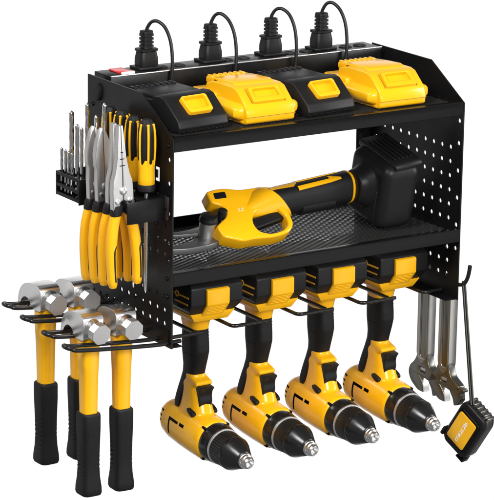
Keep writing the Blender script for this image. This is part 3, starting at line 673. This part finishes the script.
# yellow inlays on the handle's shell
def shell_patch(bm, poly, lift=.0006):
    """polygon in (x, angle degrees from up towards the front) laid on the handle"""
    def pt(x, a, l):
        f = min(1, max(0, (x - .170) / .13)); ry = .0168 + .0020 * f + l; rz = .0183 + .0017 * f + l; c = hx(x); t = R(a); e = 2.4
        return Vector((x, c.y - ry * math.copysign(abs(math.sin(t)) ** (2 / e), math.sin(t)), c.z + rz * math.copysign(abs(math.cos(t)) ** (2 / e), math.cos(t))))
    for (xa, a0, b0, xb, a1, b1) in poly:
        n, m_ = 10, 6
        for top in (lift,):
            vs = [[bm.verts.new(pt(xa + (xb - xa) * i / n, (a0 + (a1 - a0) * i / n) + ((b0 + (b1 - b0) * i / n) - (a0 + (a1 - a0) * i / n)) * j / m_, top)) for j in range(m_ + 1)] for i in range(n + 1)]
            for i in range(n):
                for j in range(m_): bm.faces.new((vs[i][j], vs[i + 1][j], vs[i + 1][j + 1], vs[i][j + 1]))
            lo = [[bm.verts.new(pt(xa + (xb - xa) * i / n, (a0 + (a1 - a0) * i / n) + ((b0 + (b1 - b0) * i / n) - (a0 + (a1 - a0) * i / n)) * j / m_, -.001)) for j in (0, m_)] for i in range(n + 1)]
            for i in range(n):
                bm.faces.new((vs[i][0], vs[i + 1][0], lo[i + 1][0], lo[i][0])); bm.faces.new((vs[i][m_], vs[i + 1][m_], lo[i + 1][1], lo[i][1]))
b = bmesh.new(); shell_patch(b, [(.186, -4, 16, .218, 0, 24), (.218, 0, 24, .228, -22, -4), (.228, -22, -4, .290, -20, -6)]); obj('inlay', b, M_YEL, sh)
b = bmesh.new(); shell_patch(b, [(.222, 30, 52, .270, 26, 46), (.270, 8, 46, .276, 14, 44), (.276, 18, 44, .286, 30, 40)]); obj('inlay', b, M_YEL, sh)
b = bmesh.new(); rings(b, [sup(hx(x) + Vector((0, -.002, -.008)), (0, 1, 0), (0, 0, 1), .0150 * k, .0145 * k, 2.6, 32) for x, k in ((.226, .6), (.228, .95), (.276, 1), (.279, .7))]); obj('under_cover', b, M_PLA, sh)
# battery foot
RX = T((0, AY, .0035)) @ Matrix.Rotation(R(12), 4, 'X') @ T((0, -AY, 0))
b = bmesh.new(); box(b, .3220, .3770, AY - .0430, AY + .0390, .0045, .0910, .0130, 5)
rings(b, [sup((x, AY - dy, z), (0, 1, 0), (0, 0, 1), ry, rz, 2.5, 44) for x, dy, z, ry, rz in ((.3035, 0, .0515, .0185, .0200), (.312, .001, .0520, .0205, .0225), (.318, .002, .0525, .0235, .0260), (.325, .003, .0530, .0270, .0300), (.335, .004, .0530, .0290, .0320))])
b = fuse(b, .0017, 6); tf(b, RX); ft = obj('battery_foot', b, M_PLA, sh, 60)
b = bmesh.new(); box(b, .3200, .3300, AY - .030, AY - .0120, .014, .056, .0030, 3); tf(b, RX); obj('foot_pad', b, M_PLA, ft)
b = bmesh.new(); prism(b, [(-.042, -.004), (.042, -.004), (.042, .0045), (-.038, .0045), (-.042, .001)], 'x', -.006, .034, .002, 2)
for k in range(5): box(b, .000 + k * .006, .0035 + k * .006, -.028, .030, .0045, .0060, .0005)
tf(b, T((.3410, AY - .004 - .016, .0925)) @ Matrix.Rotation(R(13), 4, 'X') @ Matrix.Rotation(R(-7), 4, 'Y')); obj('battery_pack', b, M_PLA, sh)
# yellow gear head with trigger guard: plate drawn in (x, y') then tilted towards the viewer
hd_out = rounded_poly([(.101, .020), (.112, .0225), (.128, .0225), (.146, .017), (.186, .017), (.200, .010), (.198, -.010), (.200, -.026), (.200, -.042), (.189, -.053), (.166, -.057), (.138, -.055), (.120, -.056), (.096, -.046), (.093, -.030), (.114, -.018), (.116, -.004), (.101, .004)], [.003, .006, .01, .012, .012, .008, .012, .02, .02, .02, .02, .006, .004, .004, .004, .006, .008, .004], 5)
guard = rounded_poly([(.152, -.018), (.184, -.012), (.194, -.030), (.192, -.042), (.182, -.049), (.162, -.052), (.147, -.046), (.144, -.032)], [.010, .010, .010, .008, .010, .012, .010, .010], 5)
hm = T((0, AY, .047)) @ Matrix.Rotation(R(42), 4, 'X')
b = plate(hd_out, [guard], .020, .0026, 3); tf(b, hm); gh = obj('gear_head', b, M_YELG, sh, 50)
b = bmesh.new(); rings(b, [sup(hx(x) + Vector((0, o_, o2)), (-.30 * k, 1, 0), (-.75 * k, 0, 1), ry, rz, 2.6, 40) for x, o_, o2, ry, rz, k in ((.128, .002, -.003, .018, .008, 0), (.140, .002, -.002, .0185, .0095, .2), (.158, .001, -.001, .0185, .0132, .5), (.176, 0, 0, .0186, .0178, .9), (.190, 0, 0, .0192, .0204, 1), (.1945, 0, 0, .0192, .0204, 1), (.1960, 0, 0, .0180, .0192, 1))]); obj('nose_housing', b, M_YELG, sh)
b = plate(rounded_poly([(.108, .0075), (.125, .0075), (.126, .0165), (.109, .0165)], .002, 3), [], .002, .0003, 1); tf(b, hm @ T((0, 0, .0094))); obj('vent', b, M_HOLE, gh)
b = plate(rounded_poly([(.148, -.024), (.196, -.016), (.197, -.029), (.148, -.039)], .003, 3), [], .010, .002, 2); tf(b, hm); obj('trigger', b, M_PLA, sh)
b = bmesh.new()
for a_, l_ in ((20, .0062), (60, .004), (150, .005), (200, .0065), (265, .0042), (330, .005)):
    c, s = math.cos(R(a_)), math.sin(R(a_)); prism(b, [(.136 - s * .0014, -.012 + c * .0014), (.136 + s * .0014, -.012 - c * .0014), (.136 + c * l_, -.012 + s * l_)], 'z', .0092, .0104)
tf(b, hm); obj('emblem', b, mat('pale_print', (.9, .7, .25), .3), gh)
# pivot bolt and blades
b = bmesh.new(); lathe(b, [(.0100, -.012), (.0104, .002), (.0104, .0150), (.0090, .0160)], (.0895, AY - .012, .0225), (0, -.25, 1), 36); obj('pivot_sleeve', b, M_SATIN, sh)
b = bmesh.new(); lathe(b, [(.0118, 0), (.0118, .003), (.0106, .0045), (.0106, .0075), (.0090, .0085)], (.0895, AY - .0158, .0380), (0, -.25, 1), 12); obj('pivot_bolt', b, M_PLA, sh)
b = bmesh.new(); lathe(b, [(.0062, -.006), (.0062, .005), (.005, .006)], (.1100, AY - .014, .0440), (0, -.3, 1), 18); obj('adjust_nut', b, M_PLA, sh)
blade = rounded_poly([(.108, -.010), (.098, -.026), (.076, -.034), (.046, -.036), (.018, -.028), (.004, -.016), (.020, -.018), (.046, -.018), (.068, -.012), (.080, .004), (.096, .008)], .008, 4)
M_BLADE = mat('dark_blade', (.17, .17, .17), .45, metal=.8)
b = plate(blade, [], .0085, .0015, 2); tf(b, T((0, AY - .004, .0135)) @ Matrix.Rotation(R(4), 4, 'X')); obj('blade', b, M_BLADE, sh)
blade2 = rounded_poly([(.104, .006), (.094, .016), (.076, .010), (.058, .008), (.036, .010), (.040, .002), (.062, -.004), (.086, -.006), (.1, -.004)], .005, 4)
b = plate(blade2, [], .005, .001, 2); tf(b, T((0, AY - .004, .0210)) @ Matrix.Rotation(R(4), 4, 'X')); obj('blade', b, M_BLADE, sh)
